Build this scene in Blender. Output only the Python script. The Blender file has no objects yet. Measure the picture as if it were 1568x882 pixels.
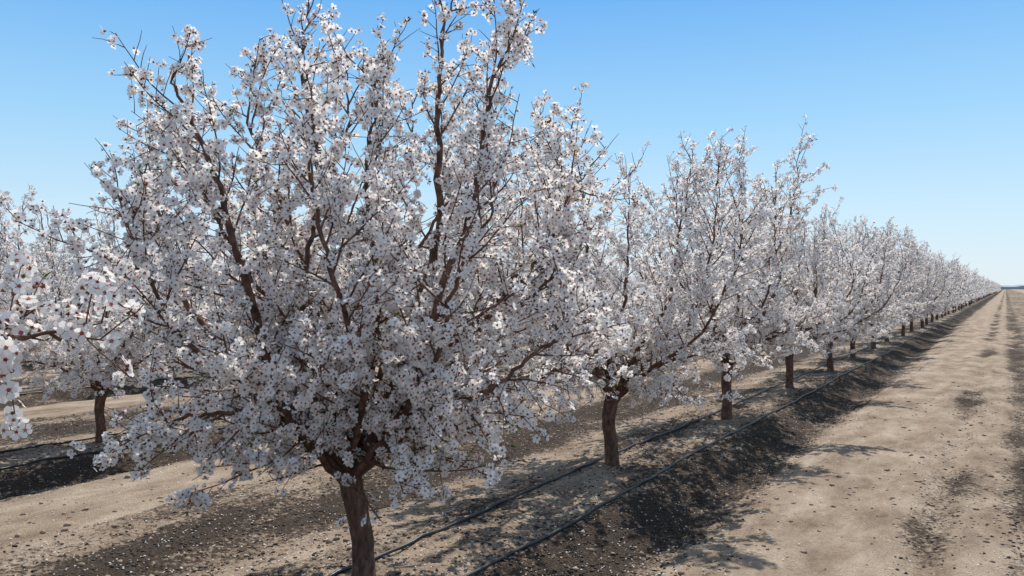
import bpy, math
import numpy as np
from mathutils import Vector, Matrix

TH = math.radians(31.8)
RIGHT = np.array([math.cos(TH), math.sin(TH), 0.0])
FWD = np.array([-math.sin(TH), math.cos(TH), 0.0])
ROWX = -3.67
ROWSP = 6.3
TREESP = 4.1
scene = bpy.context.scene

# ------------------------------------------------------------------ materials
def new_mat(name):
    m = bpy.data.materials.new(name); m.use_nodes = True
    nt = m.node_tree; nt.nodes.clear()
    out = nt.nodes.new('ShaderNodeOutputMaterial')
    return m, nt, out

def N(nt, t, **kw):
    n = nt.nodes.new(t)
    for k, v in kw.items(): setattr(n, k, v)
    return n

def ramp(nt, stops, interp='LINEAR'):
    r = N(nt, 'ShaderNodeValToRGB'); r.color_ramp.interpolation = interp
    els = r.color_ramp.elements
    while len(els) < len(stops): els.new(0.5)
    for e, (p, c) in zip(els, stops):
        e.position = p; e.color = (*c, 1) if len(c) == 3 else c
    return r

def thin_mat(name, stops, trans=0.4, tcol=None):
    m, nt, out = new_mat(name)
    g = N(nt, 'ShaderNodeNewGeometry')
    r = ramp(nt, stops)
    nt.links.new(g.outputs['Random Per Island'], r.inputs[0])
    d = N(nt, 'ShaderNodeBsdfDiffuse'); t = N(nt, 'ShaderNodeBsdfTranslucent')
    mx = N(nt, 'ShaderNodeMixShader'); mx.inputs[0].default_value = trans
    nt.links.new(r.outputs[0], d.inputs[0])
    if tcol: t.inputs[0].default_value = (*tcol, 1)
    else: nt.links.new(r.outputs[0], t.inputs[0])
    nt.links.new(d.outputs[0], mx.inputs[1]); nt.links.new(t.outputs[0], mx.inputs[2])
    nt.links.new(mx.outputs[0], out.inputs[0])
    return m

M_petal = thin_mat('petal_white', [(0, (.93, .84, .82)), (.25, (.955, .92, .895)), (1, (.965, .95, .92))], .45)
M_center = thin_mat('blossom_heart', [(0, (.28, .04, .05)), (.6, (.44, .10, .10)), (1, (.52, .26, .13))], .2)
M_calyx = thin_mat('calyx', [(0, (.14, .04, .028)), (.6, (.25, .08, .055)), (1, (.16, .14, .05))], .15)
M_leaf = thin_mat('young_leaf', [(0, (.07, .12, .025)), (1, (.15, .21, .05))], .4)

def bark_mat():
    m, nt, out = new_mat('bark')
    tc = N(nt, 'ShaderNodeTexCoord')
    mp = N(nt, 'ShaderNodeMapping'); mp.inputs['Scale'].default_value = (1, 1, .45)
    nt.links.new(tc.outputs['Object'], mp.inputs[0])
    n1 = N(nt, 'ShaderNodeTexNoise'); n1.inputs['Scale'].default_value = 26; n1.inputs['Detail'].default_value = 5
    nt.links.new(mp.outputs[0], n1.inputs[0])
    r = ramp(nt, [(.3, (.042, .019, .012)), (.55, (.145, .070, .044)), (.75, (.25, .145, .10))])
    nt.links.new(n1.outputs[0], r.inputs[0])
    b = N(nt, 'ShaderNodeBsdfPrincipled'); b.inputs['Roughness'].default_value = .85
    nt.links.new(r.outputs[0], b.inputs['Base Color'])
    bp = N(nt, 'ShaderNodeBump'); bp.inputs['Strength'].default_value = .9; bp.inputs['Distance'].default_value = .014
    nt.links.new(n1.outputs[0], bp.inputs['Height']); nt.links.new(bp.outputs[0], b.inputs['Normal'])
    nt.links.new(b.outputs[0], out.inputs[0])
    return m
M_bark = bark_mat()

def plain(name, c, rough=.6, sc=30, var=.5):
    m, nt, out = new_mat(name)
    n1 = N(nt, 'ShaderNodeTexNoise'); n1.inputs['Scale'].default_value = sc
    tc = N(nt, 'ShaderNodeTexCoord'); nt.links.new(tc.outputs['Object'], n1.inputs[0])
    r = ramp(nt, [(.3, tuple(x * (1 - var) for x in c)), (.7, tuple(x * (1 + var) for x in c))])
    nt.links.new(n1.outputs[0], r.inputs[0])
    b = N(nt, 'ShaderNodeBsdfPrincipled'); b.inputs['Roughness'].default_value = rough
    nt.links.new(r.outputs[0], b.inputs['Base Color']); nt.links.new(b.outputs[0], out.inputs[0])
    return m
M_hose = plain('black_polyethylene', (.018, .018, .020), .38, 8, .4)
M_tie = plain('teal_plastic', (.02, .28, .25), .45)
MATS = [M_bark, M_petal, M_center, M_calyx, M_leaf]

# ------------------------------------------------------------------ mesh helpers
def build_mesh(name, chunks, mats):
    V = []; L = []; S = []; MI = []; SM = []; vo = 0; lo = 0
    for v, f, mi, sm in chunks:
        if len(f) == 0: continue
        k = f.shape[1]
        V.append(v); L.append((f + vo).ravel())
        S.append(lo + np.arange(len(f)) * k)
        MI.append(np.full(len(f), mi)); SM.append(np.full(len(f), sm))
        vo += len(v); lo += f.size
    V = np.concatenate(V); L = np.concatenate(L); S = np.concatenate(S)
    MI = np.concatenate(MI); SM = np.concatenate(SM)
    me = bpy.data.meshes.new(name)
    me.vertices.add(len(V)); me.vertices.foreach_set('co', V.astype(np.float32).ravel())
    me.loops.add(len(L)); me.loops.foreach_set('vertex_index', L.astype(np.int32))
    me.polygons.add(len(S)); me.polygons.foreach_set('loop_start', S.astype(np.int32))
    me.polygons.foreach_set('material_index', MI.astype(np.int32))
    me.polygons.foreach_set('use_smooth', SM.astype(bool))
    for m in mats: me.materials.append(m)
    me.update(calc_edges=True)
    return me

def norm(a):
    return a / (np.linalg.norm(a, axis=-1, keepdims=True) + 1e-9)

def tubes(P, R, sides):
    B, n, _ = P.shape
    T = np.gradient(P, axis=1); T = norm(T)
    main = norm(P[:, -1] - P[:, 0])
    ref = np.where(np.abs(main[:, 2:3]) < .8, np.array([[0, 0, 1.]]), np.array([[1., 0, 0]]))
    A = norm(np.cross(T, ref[:, None, :])); Bv = np.cross(T, A)
    ang = np.arange(sides) * 2 * math.pi / sides
    V = P[:, :, None, :] + R[:, :, None, None] * (A[:, :, None, :] * np.cos(ang)[None, None, :, None] + Bv[:, :, None, :] * np.sin(ang)[None, None, :, None])
    idx = np.arange(B * n * sides).reshape(B, n, sides)
    a = idx[:, :-1, :]; b = np.roll(a, -1, axis=2); c = idx[:, 1:, :]; d = np.roll(c, -1, axis=2)
    F = np.stack([a, b, d, c], -1).reshape(-1, 4)
    return V.reshape(-1, 3), F

def catmull(pts, n):
    pts = np.asarray(pts, float)
    p = np.vstack([2 * pts[0] - pts[1], pts, 2 * pts[-1] - pts[-2]])
    m = len(pts) - 1
    out = []
    for t in np.linspace(0, m, n):
        i = min(int(t), m - 1); u = t - i
        a, b, c, d = p[i], p[i + 1], p[i + 2], p[i + 3]
        out.append(.5 * ((2 * b) + (-a + c) * u + (2 * a - 5 * b + 4 * c - d) * u * u + (-a + 3 * b - 3 * c + d) * u ** 3))
    return np.array(out)

def blossoms(P, Nn, size, rng, detail=2):
    n = len(P)
    Nn = norm(Nn)
    rv = norm(rng.normal(size=(n, 3)))
    A = norm(np.cross(Nn, rv)); Bv = np.cross(Nn, A)
    cup = rng.uniform(-.1, 1.6, n)
    out = []
    tv = []; tf = []
    if detail >= 2: loc = [(.05, 0, 0), (.30, -.21, .08), (.49, -.13, .17), (.49, .13, .17), (.30, .21, .08)]
    else: loc = [(.04, 0, 0), (.40, -.22, .12), (.53, 0, .18), (.40, .22, .12)]
    m = len(loc)
    for k in range(5):
        a = k * 2 * math.pi / 5
        b0 = len(tv)
        for r_, s_, z_ in loc:
            tv.append((r_ * math.cos(a) - s_ * math.sin(a), r_ * math.sin(a) + s_ * math.cos(a), z_ + .012 * (k % 2)))
        tf.append([b0 + q for q in range(m)])
    def place(tv, jit=0):
        tv = np.array(tv)
        z = tv[:, 2][None, :] * cup[:, None] if jit else np.repeat(tv[:, 2][None, :], n, 0)
        sz = size[:, None, None]
        x = np.repeat(tv[:, 0][None, :], n, 0); y = np.repeat(tv[:, 1][None, :], n, 0)
        if jit:
            k = len(tv) // 5
            z = z + np.repeat(rng.normal(0, .05, (n, 5)), k, axis=1) * (np.hypot(x, y) * 2)
            s = np.repeat(rng.uniform(.82, 1.1, (n, 5)), k, axis=1)
            x = x * s; y = y * s
        return P[:, None, :] + sz * (x[..., None] * A[:, None, :] + y[..., None] * Bv[:, None, :] + z[..., None] * Nn[:, None, :])
    V = place(tv, 1)
    F = (np.array(tf)[None] + (np.arange(n) * len(tv))[:, None, None]).reshape(-1, m)
    out.append((V.reshape(-1, 3), F, 1, False))
    if detail >= 1:
        q = 5 if detail >= 2 else 3
        tv2 = [(.125 * math.cos(a), .125 * math.sin(a), .05) for a in np.arange(q) * 2 * math.pi / q + .6]
        V = place(tv2); F = np.arange(n * q).reshape(n, q)
        out.append((V.reshape(-1, 3), F, 2, False))
    q = 4 if detail >= 2 else 3
    tv3 = [(.14 * math.cos(a), .14 * math.sin(a), -.015) for a in np.arange(q) * 2 * math.pi / q] + [(0, 0, -.29)]
    tf3 = np.array([[i, (i + 1) % q, q] for i in range(q)])
    V = place(tv3); F = (tf3[None] + (np.arange(n) * (q + 1))[:, None, None]).reshape(-1, 3)
    out.append((V.reshape(-1, 3), F, 3, False))
    return out

def leaves(P, D, size, rng):
    n = len(P); D = norm(D); S = norm(np.cross(D, norm(rng.normal(size=(n, 3)))))
    tv = [(0, 0), (.35, .16), (1, 0), (.35, -.16)]
    V = np.stack([P + size[:, None] * (a * D + b * S) for a, b in tv], 1)
    return (V.reshape(-1, 3), np.arange(n * 4).reshape(n, 4), 4, False)

UP = np.array([0, 0, 1.])

def make_tree(name, limbs, trunk, seed, bsize=.052, spacing=.045, dens=1.0, detail=2, secstep=.13, terstep=.085, start=.12, r0=.092, zmin=.55):
    rng = np.random.default_rng(seed)
    chunks = []
    tp = catmull(trunk, 14)
    tp[:, :2] += rng.normal(0, .004, (14, 2))
    h = np.linspace(0, 1, 14)
    tr = r0 * (.78 + .45 * np.exp(-h * 9) + .14 * h ** 3) * (1 + rng.normal(0, .025, 14))
    v, f = tubes(tp[None], tr[None], 14); chunks.append((v, f, 0, True))
    ctr = tp[-1]
    sec_P = []; sec_R = []; ter_P = []; ter_R = []
    bp = []; bn = []; lp = []; ld = []
    lim_P = []; lim_R = []
    def add_bloss(pts, dens_l, off=.03):
        d = np.diff(pts, axis=0); sl = np.linalg.norm(d, axis=1); L = sl.sum()
        k = rng.poisson(L / spacing * dens_l * dens)
        if k == 0: return
        kc = max(1, int(k / 3.2)); tc = rng.uniform(0.0, 1.0, kc)
        t = np.clip(tc[rng.integers(0, kc, k)] + rng.normal(0, .012 / max(L, .05), k), 0, 1.02)
        cum = np.concatenate([[0], np.cumsum(sl)]) / L
        i = np.clip(np.searchsorted(cum, t) - 1, 0, len(sl) - 1)
        u = (t - cum[i]) / (sl[i] / L + 1e-9)
        p = pts[i] + d[i] * u[:, None]
        tg = norm(d[i])
        nn = rng.normal(size=(k, 3)); nn -= (nn * tg).sum(1, keepdims=True) * tg
        nn = norm(nn) + tg * .35 + UP * .22 + rng.normal(0, .25, (k, 3))
        nn = norm(nn)
        bp.append(p + nn * rng.uniform(off * .5, off * 1.5, (k, 1))); bn.append(nn)
    def twig(p, d, L, n, up, wob):
        pts = [p]; d = d / np.linalg.norm(d)
        for _ in range(n - 1):
            d = d + UP * up + rng.normal(0, wob, 3); d /= np.linalg.norm(d)
            p = p + d * L / (n - 1); pts.append(p)
        return np.array(pts)
    def lift(q, zm):
        # soft floor: low twigs bend level instead of being cut flat
        z = q[:, 2]; k = z < zm + .2
        q[:, 2] = np.where(k, zm + .2 * np.exp((z - zm - .2) / .2), z)
        return q
    for li, lb in enumerate(limbs):
        low = False; rl = .042; sls = 1.; dl = 1.
        if isinstance(lb, tuple): lb, opt = lb; low = opt.get('low', False); rl = opt.get('r', rl); sls = opt.get('sl', 1.); dl = opt.get('d', 1.)
        pts = np.vstack([[ctr - UP * .10 + rng.normal(0, .015, 3)], np.asarray(lb, float)])
        n = 34
        P = catmull(pts, n); P[2:] += rng.normal(0, .011, (n - 2, 3))
        ph = rng.uniform(0, 6.28, 2); w_ = np.linspace(0, 1, n)
        P[:, 0] += .035 * w_ * np.sin(w_ * 13 + ph[0]); P[:, 1] += .035 * w_ * np.sin(w_ * 11 + ph[1])
        t = np.linspace(0, 1, n)
        R = rl * .78 * (1 - t) ** 1.15 + .0045
        lim_P.append(P); lim_R.append(R)
        seg = np.linalg.norm(np.diff(P, axis=0), axis=1); L = seg.sum(); cum = np.concatenate([[0], np.cumsum(seg)]) / L
        add_bloss(P[9:], .5 * dl, .045)
        s = start * L
        while s < L:
            tt = s / L; i = min(int(np.searchsorted(cum, tt)), n - 1); i = max(i, 1)
            p = P[i - 1] + (P[i] - P[i - 1]) * ((tt - cum[i - 1]) / (cum[i] - cum[i - 1] + 1e-9))
            tg = norm(P[i] - P[i - 1])
            out = p - np.array([ctr[0], ctr[1], p[2]]); out = out / (np.linalg.norm(out) + .3)
            rd = rng.normal(size=3); rd -= rd.dot(tg) * tg; rd /= np.linalg.norm(rd)
            top = tt ** 2
            d = tg * (.35 + .8 * top) + rd * (1.0 - .30 * top) + UP * (.12 + .30 * top - (.35 if low else 0)) + out * .3
            if tt < .35: d[2] -= .10
            if p[2] < 1.2: d[2] = max(d[2], -.25)
            sl = rng.uniform(.35, 1.0) * (1.0 - .38 * top) * sls
            if p[2] > 3.3: sl *= .8
            q = lift(twig(p, d, sl, 8, .05 if not low else -.02, .09), zmin)
            sec_P.append(q); sec_R.append(np.linspace(.0085, .0026, 8) * (1.15 - .4 * tt))
            hi = np.clip((q[-1, 2] - 3.2) / 1.0, 0, 1)
            dd = dl * rng.choice([.3, .85, 1.2, 1.35])
            add_bloss(q[1:], dd * (1.0 - .25 * hi))
            if rng.random() < .14: lp.append(q[-1]); ld.append(norm(q[-1] - q[-2]) + rng.normal(0, .3, 3))
            s2 = .06
            while s2 < sl:
                j = min(int(s2 / sl * 7), 6)
                p2 = q[j] + (q[j + 1] - q[j]) * (s2 / sl * 7 - j)
                tg2 = norm(q[j + 1] - q[j])
                rd = rng.normal(size=3); rd -= rd.dot(tg2) * tg2; rd /= np.linalg.norm(rd)
                d2 = tg2 * .6 + rd + UP * .15
                l2 = rng.uniform(.08, .36) * (1 - .35 * s2 / sl) * (1 - .4 * hi)
                w = twig(p2, d2, l2, 4, .04, .12)
                ter_P.append(w); ter_R.append(np.array([.0036, .0028, .0024, .0016]))
                add_bloss(w, dd * (1.15 - .3 * hi))
                if rng.random() < .09: lp.append(w[-1]); ld.append(norm(w[-1] - w[-2]) + rng.normal(0, .4, 3))
                s2 += terstep * rng.uniform(.6, 1.4)
            s += secstep * rng.uniform(.6, 1.4)
    v, f = tubes(np.array(lim_P), np.array(lim_R), 8); chunks.append((v, f, 0, True))
    v, f = tubes(np.array(sec_P), np.array(sec_R), 5 if detail == 2 else 3); chunks.append((v, f, 0, True))
    if detail: 
        v, f = tubes(np.array(ter_P), np.array(ter_R), 3); chunks.append((v, f, 0, True))
    bp = np.concatenate(bp); bn = np.concatenate(bn)
    size = bsize * rng.uniform(.72, 1.15, len(bp))
    chunks += blossoms(bp, bn, size, rng, detail)
    lp = np.repeat(np.array(lp), 3, 0); ld = np.repeat(np.array(ld), 3, 0) + rng.normal(0, .45, (len(lp), 3))
    chunks.append(leaves(lp, ld, rng.uniform(.02, .045, len(lp)), rng))
    return build_mesh(name, chunks, MATS)

def uvz(lst):
    a = np.array(lst, float)
    return a[:, 0:1] * RIGHT + a[:, 1:2] * FWD + a[:, 2:3] * UP

trunk1 = uvz([(0, 0, -.12), (.0, 0, .25), (-.05, 0, .55), (-.10, 0, .80)])
T1L = [
 (uvz([(-.53, -.2, 1.38), (-.65, -.4, 2.05), (-.875, -.4, 2.78), (-1.07, -.4, 3.18), (-1.13, -.4, 3.36)]), {'r': .045}),
 (uvz([(-.06, .2, 1.47), (-.2, .5, 2.2), (-.42, .6, 2.94), (-.55, .6, 3.62), (-.54, .6, 4.1)]), {'r': .05}),
 (uvz([(.316, .1, 1.66), (.485, .2, 2.42), (.485, .2, 3.19), (.53, .2, 3.73), (.575, .2, 4.1)]), {'r': .052}),
 (uvz([(.365, -.2, 1.52), (.69, -.3, 2.38), (.82, -.3, 3.0), (.94, -.3, 3.45), (1.0, -.3, 3.64)]), {'r': .04}),
 (uvz([(.477, .3, 1.28), (.985, .7, 2.01), (1.33, .7, 2.66), (1.45, .7, 3.0)]), {}),
 (uvz([(-.75, .1, 1.28), (-1.32, .3, 1.95), (-1.52, .3, 2.55), (-1.66, .3, 2.88)]), {}),
 (uvz([(.4, -.3, 1.15), (.86, -.6, 1.39), (1.2, -.6, 1.66), (1.35, -.6, 1.97)]), {'low': True, 'r': .03}),
 (uvz([(-.44, -.4, 1.18), (-.96, -.5, 1.22), (-1.3, -.5, 1.02)]), {'low': True, 'r': .026}),
 (uvz([(-.2, .7, 1.5), (-.1, 1.2, 2.2), (.1, 1.4, 3.0), (.1, 1.5, 3.6)]), {}),
 (uvz([(-.6, .6, 1.4), (-1.0, 1.1, 2.1), (-1.1, 1.3, 2.7), (-1.2, 1.35, 3.0)]), {}),
 (uvz([(.1, -.5, 1.4), (.0, -.85, 2.0), (-.1, -.95, 2.6), (-.1, -1.0, 2.85)]), {'r': .03}),
 (uvz([(.35, -.4, 1.25), (.6, -.75, 1.75), (.8, -.85, 2.3), (.9, -.85, 2.6)]), {'r': .028}),
 (uvz([(-.4, -.5, 1.25), (-.8, -.85, 1.65), (-1.05, -.9, 2.1), (-1.1, -.9, 2.4)]), {'r': .028}),
 (uvz([(-.4, -.1, 1.6), (-.3, -.1, 2.4), (-.15, 0, 3.0), (-.1, 0, 3.5)]), {'r': .03}),
 (uvz([(.6, .5, 1.15), (1.1, .5, 1.3), (1.45, .45, 1.5)]), {'low': True, 'r': .028}),
 (uvz([(-.7, .4, 1.15), (-1.2, .6, 1.3), (-1.55, .6, 1.5)]), {'low': True, 'r': .028}),
 (uvz([(.5, .1, 1.5), (1.0, .1, 2.0), (1.35, .1, 2.5), (1.5, .1, 2.8)]), {'r': .028}),
 (uvz([(-.5, .2, 1.6), (-.95, .2, 2.3), (-1.22, .2, 2.75), (-1.32, .2, 3.0)]), {'r': .03}),
 (uvz([(.1, .5, 1.6), (.3, .8, 2.3), (.75, .9, 3.0), (.85, .9, 3.5)]), {'r': .03}),
 (uvz([(-.3, .1, 1.7), (-.55, .1, 2.5), (-.78, .1, 3.1), (-.8, .1, 3.5)]), {'r': .03}),
 (uvz([(.1, -.1, 1.7), (.1, -.3, 2.5), (.12, -.3, 3.1), (.14, -.3, 3.4)]), {'r': .028}),
 (uvz([(.5, .3, 1.4), (.95, .2, 1.75), (1.3, .1, 2.1), (1.5, .1, 2.3)]), {'r': .026}),
]

def rand_limbs(seed, nl=11, hmax=4.1, rad=1.75):
    r = np.random.default_rng(seed); L = []
    for i in range(nl):
        az = i * 2.39996 + r.normal(0, .25)
        e = (i + .5) / nl
        R = rad * (.28 + .72 * e ** .6) * r.uniform(.85, 1.1)
        H = hmax * (1 - .34 * e ** 2) * r.uniform(.88, 1.02)
        dv = np.array([math.cos(az), math.sin(az), 0])
        b = r.uniform(-.35, .35); sd = np.array([-dv[1], dv[0], 0]) * b
        pts = [dv * R * .40 + UP * (.8 + .46 + .25 * (1 - e)), dv * R * .76 + sd * .6 + UP * (.8 + (H - .8) * .40),
               dv * R * .95 + sd + UP * (.8 + (H - .8) * .72), dv * R * r.uniform(.9, 1.08) + sd * 1.2 + UP * H]
        L.append((np.array(pts), {'r': .044 - .016 * e}))
    for i in range(4):
        az = i * 1.57 + r.uniform(-.4, .4)
        dv = np.array([math.cos(az), math.sin(az), 0])
        L.append((np.array([dv * .5 + UP * 1.2, dv * 1.0 + UP * 1.4, dv * 1.5 + UP * r.uniform(1.25, 1.6)]), {'low': True, 'r': .025}))
    return L
def rtrunk(seed):
    r = np.random.default_rng(seed)
    return np.array([(0, 0, -.15), (*r.normal(0, .01, 2), .25), (*r.normal(0, .018, 2), .58), (*r.normal(0, .025, 2), .90)])

me_T1 = make_tree('almond_tree_hero', T1L, trunk1, 11, bsize=.054, spacing=.0285, secstep=.11, terstep=.08, zmin=.58)
T0L = [
 (uvz([(.5, .2, 1.3), (1.15, .5, 1.72), (1.5, .65, 1.83), (1.78, .73, 1.85)]), {'low': True, 'r': .02, 'sl': .36, 'd': 2.4}),
 (uvz([(.45, .2, 1.4), (.9, .55, 1.85), (1.30, .72, 2.10)]), {'r': .018, 'sl': .28, 'd': 2.2}),
 (uvz([(.6, .3, 1.35), (1.1, .6, 1.60), (1.48, .73, 1.64)]), {'low': True, 'r': .016, 'sl': .25, 'd': 2.2}),
]
for a in (2.8, 3.5, 4.2, 4.9, 5.6):
    dv = np.array([math.cos(a), math.sin(a), 0]) * .8
    T0L.append((uvz([(dv[0] * .5, dv[1] * .5, 1.4), (dv[0], dv[1], 2.2), (dv[0] * 1.1, dv[1] * 1.1, 3.0)]), {'sl': .8}))
me_T0 = make_tree('almond_tree_near', T0L, rtrunk(5), 21, bsize=.056, spacing=.036, secstep=.075, terstep=.06)
mids = [make_tree('almond_tree_m%d' % i, rand_limbs(40 + i, 13), rtrunk(60 + i), 80 + i, bsize=.060, spacing=.036, detail=1, secstep=.12, zmin=.80) for i in range(3)]
fars = [make_tree('almond_tree_f%d' % i, rand_limbs(140 + i, 10), rtrunk(160 + i), 180 + i, bsize=.115, spacing=.12, detail=0, secstep=.22, terstep=.18, zmin=.82) for i in range(2)]

# ------------------------------------------------------------------ ground
def vnoise(x, y, seed):
    r = np.random.default_rng(seed); T = r.random((256, 256))
    xi = np.floor(x).astype(int); yi = np.floor(y).astype(int)
    fx = x - xi; fy = y - yi; fx = fx * fx * (3 - 2 * fx); fy = fy * fy * (3 - 2 * fy)
    g = lambda a, b: T[a & 255, b & 255]
    return (g(xi, yi) * (1 - fx) + g(xi + 1, yi) * fx) * (1 - fy) + (g(xi, yi + 1) * (1 - fx) + g(xi + 1, yi + 1) * fx) * fy
def fbm(x, y, seed, o=4):
    s = 0; a = 1; t = 0
    for i in range(o):
        s = s + a * vnoise(x * 2 ** i + 17.3 * i, y * 2 ** i + 9.1 * i, seed + i); t += a; a *= .55
    return s / t - .5
def bump(r, a, b, s):
    return 1 / (1 + np.exp(np.clip(-(r - a) / s, -50, 50))) * 1 / (1 + np.exp(np.clip((r - b) / s, -50, 50)))
def rowrel(x):
    k = np.round((x - ROWX) / ROWSP); k = np.minimum(k, 0)
    return x - ROWX - k * ROWSP
def gh(x, y):
    r = rowrel(x)
    w = .12 * fbm(x * .0 + 3.1, y * .35, 5, 2)
    rr = r + w
    z = -.07 + .075 * np.exp(-(rr / .75) ** 2)
    z = z - .12 * np.exp(-((rr - 1.15) / .38) ** 2) - .04 * np.exp(-((rr + 1.5) / .4) ** 2)
    z = z + .02 * fbm(x * .9, y * .5, 1, 3)
    amp = .035 + .06 * bump(rr, -.9, 1.6, .12) + .025 * bump(rr, -3, -1, .2)
    amp = np.where(x > -1.8, .034, amp)
    near = np.exp(-np.maximum(np.hypot(x, y) - 14, 0) / 14)
    z = z + amp * fbm(x * 4.5, y * 3.2, 2, 4) * (.3 + .7 * near)
    for c, dpt in ((-.55, .032), (.25, .028), (-1.15, .020)):
        cc = c + .08 * fbm(x * 0 + c * 7, y * .3, 13, 2)
        z = z - dpt * np.exp(-((x - cc) / .13) ** 2) + dpt * .6 * np.exp(-((x - cc - .22) / .08) ** 2)
    return z
def axis(lo, hi, step, far_lo, far_hi, g=1.12):
    a = list(np.arange(lo, hi, step)); s = step; x = a[-1]
    while x < far_hi: s *= g; x += s; a.append(x)
    s = step; x = lo; b = []
    while x > far_lo: s *= g; x -= s; b.append(x)
    return np.array(b[::-1] + a)
gx = axis(-9.5, 1.2, .03, -3000, 2500, 1.06); gy = axis(3.2, 15, .035, -400, 5000, 1.03)
X, Y = np.meshgrid(gx, gy, indexing='ij')
Z = gh(X, Y)
nx, ny = X.shape
idx = np.arange(nx * ny).reshape(nx, ny)
F = np.stack([idx[:-1, :-1], idx[1:, :-1], idx[1:, 1:], idx[:-1, 1:]], -1).reshape(-1, 4)

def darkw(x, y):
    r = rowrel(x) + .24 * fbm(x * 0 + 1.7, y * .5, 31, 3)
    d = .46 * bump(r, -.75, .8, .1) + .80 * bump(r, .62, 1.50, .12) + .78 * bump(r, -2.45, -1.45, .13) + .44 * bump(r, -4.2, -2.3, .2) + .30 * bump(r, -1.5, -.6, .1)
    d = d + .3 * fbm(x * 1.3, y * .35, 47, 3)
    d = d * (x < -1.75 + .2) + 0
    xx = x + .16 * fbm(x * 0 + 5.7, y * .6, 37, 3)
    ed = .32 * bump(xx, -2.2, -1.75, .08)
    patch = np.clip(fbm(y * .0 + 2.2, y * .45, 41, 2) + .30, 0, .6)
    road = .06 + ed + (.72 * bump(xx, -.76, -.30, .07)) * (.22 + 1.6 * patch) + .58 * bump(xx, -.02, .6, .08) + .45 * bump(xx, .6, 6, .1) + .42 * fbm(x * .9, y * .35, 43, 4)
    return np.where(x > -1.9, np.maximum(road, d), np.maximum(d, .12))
ground_chunks = [(np.stack([X, Y, Z], -1).reshape(-1, 3), F, 0, True)]

def ground_mat():
    m, nt, out = new_mat('orchard_soil')
    tc = N(nt, 'ShaderNodeTexCoord')
    at = N(nt, 'ShaderNodeAttribute', attribute_name='debris')
    def noise(sc, det=6, rough=.6, stretch=None):
        n = N(nt, 'ShaderNodeTexNoise'); n.inputs['Scale'].default_value = sc; n.inputs['Detail'].default_value = det; n.inputs['Roughness'].default_value = rough
        if stretch:
            mp = N(nt, 'ShaderNodeMapping'); mp.inputs['Scale'].default_value = stretch
            nt.links.new(tc.outputs['Object'], mp.inputs[0]); nt.links.new(mp.outputs[0], n.inputs[0])
        else: nt.links.new(tc.outputs['Object'], n.inputs[0])
        return n
    nA = noise(1.6, 8, .65, (1, .45, 1)); nB = noise(22, 5, .7); nC = noise(2.6, 7, .7, (1, .4, 1)); nD = noise(70, 3, .6)
    base = ramp(nt, [(.30, (.20, .148, .108)), (.48, (.35, .272, .205)), (.68, (.50, .415, .33))])
    nt.links.new(nC.outputs[0], base.inputs[0])
    fine = ramp(nt, [(.3, (.60, .59, .58)), (.6, (1.08, 1.05, 1.02))])
    nt.links.new(nD.outputs[0], fine.inputs[0])
    mulc = N(nt, 'ShaderNodeMix', data_type='RGBA', blend_type='MULTIPLY'); mulc.inputs[0].default_value = .8
    nt.links.new(base.outputs[0], mulc.inputs[6]); nt.links.new(fine.outputs[0], mulc.inputs[7])
    def math_(op, a, b):
        n = N(nt, 'ShaderNodeMath', operation=op)
        for i, v in enumerate((a, b)):
            if isinstance(v, (int, float)): n.inputs[i].default_value = v
            else: nt.links.new(v, n.inputs[i])
        return n.outputs[0]
    a = math_('MULTIPLY', nA.outputs[0], 1.7); b = math_('MULTIPLY', nB.outputs[0], 1.7)
    s = math_('ADD', a, b); s = math_('ADD', s, -1.68)
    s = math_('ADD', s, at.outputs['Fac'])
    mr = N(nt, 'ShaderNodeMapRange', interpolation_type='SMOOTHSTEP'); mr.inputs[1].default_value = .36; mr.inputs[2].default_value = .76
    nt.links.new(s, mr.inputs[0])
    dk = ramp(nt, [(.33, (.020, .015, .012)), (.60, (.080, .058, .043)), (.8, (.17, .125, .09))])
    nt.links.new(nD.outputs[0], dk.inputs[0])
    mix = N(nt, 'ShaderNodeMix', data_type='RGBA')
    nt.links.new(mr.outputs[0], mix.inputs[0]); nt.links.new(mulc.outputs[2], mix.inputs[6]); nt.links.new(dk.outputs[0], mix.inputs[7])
    bs = N(nt, 'ShaderNodeBsdfPrincipled'); bs.inputs['Roughness'].default_value = .95; bs.inputs['Specular IOR Level'].default_value = .15
    nt.links.new(mix.outputs[2], bs.inputs['Base Color'])
    hs = math_('ADD', nB.outputs[0], nD.outputs[0])
    bp = N(nt, 'ShaderNodeBump'); bp.inputs['Strength'].default_value = .8; bp.inputs['Distance'].default_value = .032
    nt.links.new(hs, bp.inputs['Height']); nt.links.new(bp.outputs[0], bs.inputs['Normal'])
    nt.links.new(bs.outputs[0], out.inputs[0])
    return m
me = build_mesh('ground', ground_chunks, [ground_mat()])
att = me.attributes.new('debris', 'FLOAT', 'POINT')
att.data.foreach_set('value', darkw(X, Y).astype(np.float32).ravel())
ground = bpy.data.objects.new('ground', me); scene.collection.objects.link(ground)

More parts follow.
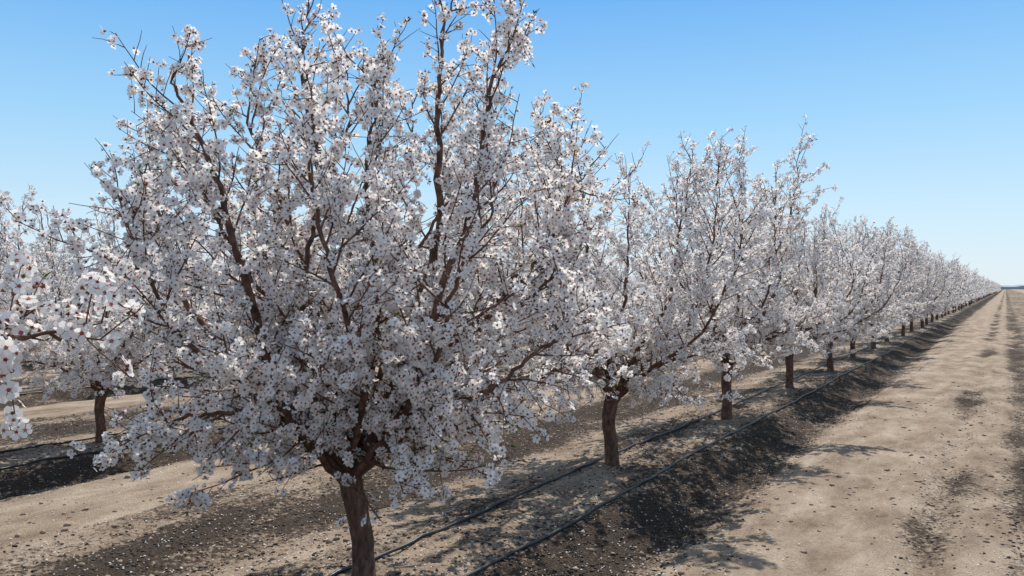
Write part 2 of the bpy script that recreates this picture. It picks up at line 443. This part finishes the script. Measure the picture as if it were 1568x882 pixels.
# ------------------------------------------------------------------ loose ground litter
rng = np.random.default_rng(3)
def scatter_xy(n, ymax=26):
    d = 4 + (ymax - 4) * rng.random(n * 3) ** 1.6
    a = TH + rng.uniform(-.62, .62, n * 3)
    x = -np.sin(a) * d; y = np.cos(a) * d
    k = (x > -13)
    return x[k][:n], y[k][:n]
x, y = scatter_xy(24000)
keep = rng.random(len(x)) < (.05 + .75 * darkw(x, y)) * np.where(x > -1.6, .3, 1.); x = x[keep]; y = y[keep]
z = gh(x, y) + .006; n = len(x)
ang = rng.uniform(0, 6.28, n); s = rng.uniform(.004, .010, n)
tv = np.array([(-1, -.3), (-.2, -.75), (.9, -.5), (.9, .5), (-.2, .75)])
vx = x[:, None] + s[:, None] * (tv[:, 0] * np.cos(ang)[:, None] - tv[:, 1] * np.sin(ang)[:, None])
vy = y[:, None] + s[:, None] * (tv[:, 0] * np.sin(ang)[:, None] + tv[:, 1] * np.cos(ang)[:, None])
vz = z[:, None] + rng.uniform(0, .008, (n, 5))
me = build_mesh('fallen_petals', [(np.stack([vx, vy, vz], -1).reshape(-1, 3), np.arange(n * 5).reshape(n, 5), 0, False)], [M_petal])
scene.collection.objects.link(bpy.data.objects.new('fallen_petals', me))

def lumps(name, x, y, size, mat, flat=.6):
    n = len(x); z = gh(x, y)
    o = np.array([(1, 0, 0), (-1, 0, 0), (0, 1, 0), (0, -1, 0), (0, 0, 1), (0, 0, -1)], float)
    f = np.array([(0, 2, 4), (2, 1, 4), (1, 3, 4), (3, 0, 4), (2, 0, 5), (1, 2, 5), (3, 1, 5), (0, 3, 5)])
    v = o[None] * size[:, None, None] * rng.uniform(.6, 1.3, (n, 6, 1)) + rng.normal(0, .2, (n, 6, 3)) * size[:, None, None]
    v[..., 2] *= flat
    v += np.stack([x, y, z + size * .15], -1)[:, None]
    F = (f[None] + (np.arange(n) * 6)[:, None, None]).reshape(-1, 3)
    me = build_mesh(name, [(v.reshape(-1, 3), F, 0, True)], [mat])
    scene.collection.objects.link(bpy.data.objects.new(name, me))
x, y = scatter_xy(13000, 22)
k = rng.random(len(x)) < np.clip(.25 + 2.6 * fbm(x * .8, y * .5, 91, 3), .05, 1); x, y = x[k], y[k]
lumps('soil_clods', x, y, .005 + .033 * rng.random(len(x)) ** 5, plain('clod_soil', (.29, .215, .155), .95, 12, .35))
x, y = scatter_xy(60000, 24); k = rng.random(len(x)) < np.clip(darkw(x, y) * 1.2 - .2, .012, 1); x, y = x[k], y[k]
lumps('dark_hull_debris', x, y, .006 + .015 * rng.random(len(x)) ** 2, plain('dark_hulls', (.032, .023, .018), .8, 12, .5), .5)

# ------------------------------------------------------------------ drip hoses
def hose(xo, y0, y1, seed):
    yy = np.concatenate([np.arange(y0, 40, .12), np.arange(40, y1, 1.0)])
    xx = xo + .10 * fbm(yy * 0 + seed, yy * .25, 50 + seed, 2) + .05 * fbm(yy * 0 + seed, yy * 1.1, 60 + seed, 2)
    zz = gh(xx, yy); k = np.ones(9) / 9
    zp = np.pad(zz, 4, mode='edge'); zs = np.maximum(np.convolve(zp, k, 'valid'), zz) + .014
    P = np.stack([xx, yy, zs], -1)
    v, f = tubes(P[None], np.full((1, len(yy)), .0145), 8)
    me = build_mesh('drip_hose', [(v, f, 0, True)], [M_hose])
    scene.collection.objects.link(bpy.data.objects.new('drip_irrigation_hose', me))
hose(ROWX + .47, -4, 250, 1); hose(ROWX - .30, -4, 250, 2)
for k in (1, 2):
    hose(ROWX - k * ROWSP + .47, 0, 120, 3 + k); hose(ROWX - k * ROWSP - .3, 0, 120, 6 + k)

# ------------------------------------------------------------------ trees
def put(me, x, y, s=1., rot=0., parent=None, sz=None):
    o = bpy.data.objects.new('almond_tree', me); scene.collection.objects.link(o)
    o.location = (x, y, float(gh(np.array([x]), np.array([y]))[0]) if abs(y) < 60 else 0)
    o.scale = (s, s, sz or s); o.rotation_euler = (0, 0, rot)
    if parent: o.parent = parent
    return o
t1 = put(me_T1, ROWX, 4.02)
t1.location.z = 0
put(me_T0, ROWX, -.08)
far = bpy.data.objects.new('distant_almond_trees', None); scene.collection.objects.link(far)
R = np.random.default_rng(9)
for k in range(0, 110):
    y = 8.1 + k * TREESP; m = mids[k % 3] if k < 12 else fars[k % 2]
    s = R.uniform(.93, 1.03)
    zs = {0: .91, 1: 1.03, 2: .84, 3: .93}.get(k, s * R.uniform(.91, 1.0))
    put(m, ROWX + R.normal(0, .05), y + R.normal(0, .08), s, R.uniform(0, 6.28), None if k < 12 else far, zs)
for rw in range(1, 10):
    x0 = ROWX - rw * ROWSP
    y0 = 5.95 + (rw - 1) * 1.3
    ks = int(math.floor((-x0 * .477 - 3.5 - y0) / TREESP)) + 1
    for k in range(ks, ks + max(40 - rw * 3, 16)):
        y = y0 + k * TREESP
        dist = math.hypot(x0, y)
        near = dist < 24
        s = R.uniform(.76, .83)
        put(mids[(k + rw) % 3] if near else fars[k % 2], x0 + R.normal(0, .06), y + R.normal(0, .1), s, R.uniform(0, 6.28), None if dist < 20 else far)

v, f = tubes(catmull(uvz([(-.20, -.03, 1.02), (-.13, -.16, 1.05), (-.02, -.10, 1.04), (.02, .05, 1.02), (-.08, .10, 1.0), (-.19, .06, 1.01), (-.20, -.03, 1.02)]), 26)[None], np.full((1, 26), .012), 6)
tie = bpy.data.objects.new('tree_tie', build_mesh('tree_tie', [(v, f, 0, True)], [M_tie])); scene.collection.objects.link(tie); tie.parent = t1

# distant treeline
pts = np.linspace(-1500, 1500, 900)
rows = []
for j, (dy, hh) in enumerate([(0, 0), (0, .75), (8, 1), (20, .8)]):
    rows.append(np.stack([pts, 1500 + dy + 0 * pts, hh * (6 + 5 * fbm(pts * .03, pts * 0 + j * .2, 71, 4) * 2)], -1))
V = np.concatenate(rows); n = len(pts); idx = np.arange(4 * n).reshape(4, n)
F = np.stack([idx[:-1, :-1], idx[:-1, 1:], idx[1:, 1:], idx[1:, :-1]], -1).reshape(-1, 4)
me = build_mesh('distant_treeline', [(V, F, 0, False)], [plain('hazy_trees', (.36, .40, .44), 1, .05, .1)])  # aerial haze is mixed into this pale tree colour
scene.collection.objects.link(bpy.data.objects.new('distant_treeline', me))

# ------------------------------------------------------------------ light
ELEV = math.radians(58); AZ = math.radians(-13)
w = bpy.data.worlds.new('World'); scene.world = w; w.use_nodes = True
nt = w.node_tree; nt.nodes.clear()
sky = nt.nodes.new('ShaderNodeTexSky'); sky.sky_type = 'NISHITA'; sky.sun_disc = False
sky.sun_elevation = ELEV; sky.sun_rotation = AZ; sky.air_density = 1.0; sky.dust_density = .4; sky.ozone_density = 2.5
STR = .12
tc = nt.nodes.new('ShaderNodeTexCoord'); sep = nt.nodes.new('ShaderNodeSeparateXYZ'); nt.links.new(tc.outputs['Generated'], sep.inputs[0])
gr = ramp(nt, [(0, (.76, .88, .97)), (.09, (.60, .83, 1.0)), (.20, (.36, .69, 1.0)), (.34, (.15, .47, .95)), (.55, (.24, .38, .60)), (1, (.37, .41, .46))])  # zenith stops lie out of view, greyed and lifted as neutral fill light
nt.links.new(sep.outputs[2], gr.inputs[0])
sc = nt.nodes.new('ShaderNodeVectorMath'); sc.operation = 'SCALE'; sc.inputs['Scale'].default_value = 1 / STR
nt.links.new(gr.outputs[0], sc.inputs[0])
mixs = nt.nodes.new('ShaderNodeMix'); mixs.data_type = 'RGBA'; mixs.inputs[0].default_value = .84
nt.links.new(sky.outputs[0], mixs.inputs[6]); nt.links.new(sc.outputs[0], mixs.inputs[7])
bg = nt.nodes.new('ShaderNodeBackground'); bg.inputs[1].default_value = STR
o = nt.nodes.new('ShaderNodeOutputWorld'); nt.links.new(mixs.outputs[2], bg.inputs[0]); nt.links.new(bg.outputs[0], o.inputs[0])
sd = bpy.data.lights.new('sun', 'SUN'); sd.energy = 5.0; sd.angle = math.radians(.53); sd.color = (1, .955, .88)
so = bpy.data.objects.new('sun', sd); scene.collection.objects.link(so)
dirv = Vector((-math.sin(AZ) * math.cos(ELEV), -math.cos(AZ) * math.cos(ELEV), -math.sin(ELEV)))
so.rotation_euler = dirv.to_track_quat('-Z', 'Y').to_euler()

cd = bpy.data.cameras.new('camera'); cd.lens = 28; cd.sensor_width = 36; cd.clip_end = 8000; cd.clip_start = .05
co = bpy.data.objects.new('camera', cd); scene.collection.objects.link(co)
co.location = (0, 0, 2.0); co.rotation_euler = (math.radians(90), 0, TH)
scene.camera = co
scene.view_settings.view_transform = 'Standard'; scene.view_settings.look = 'None'; scene.view_settings.exposure = 0
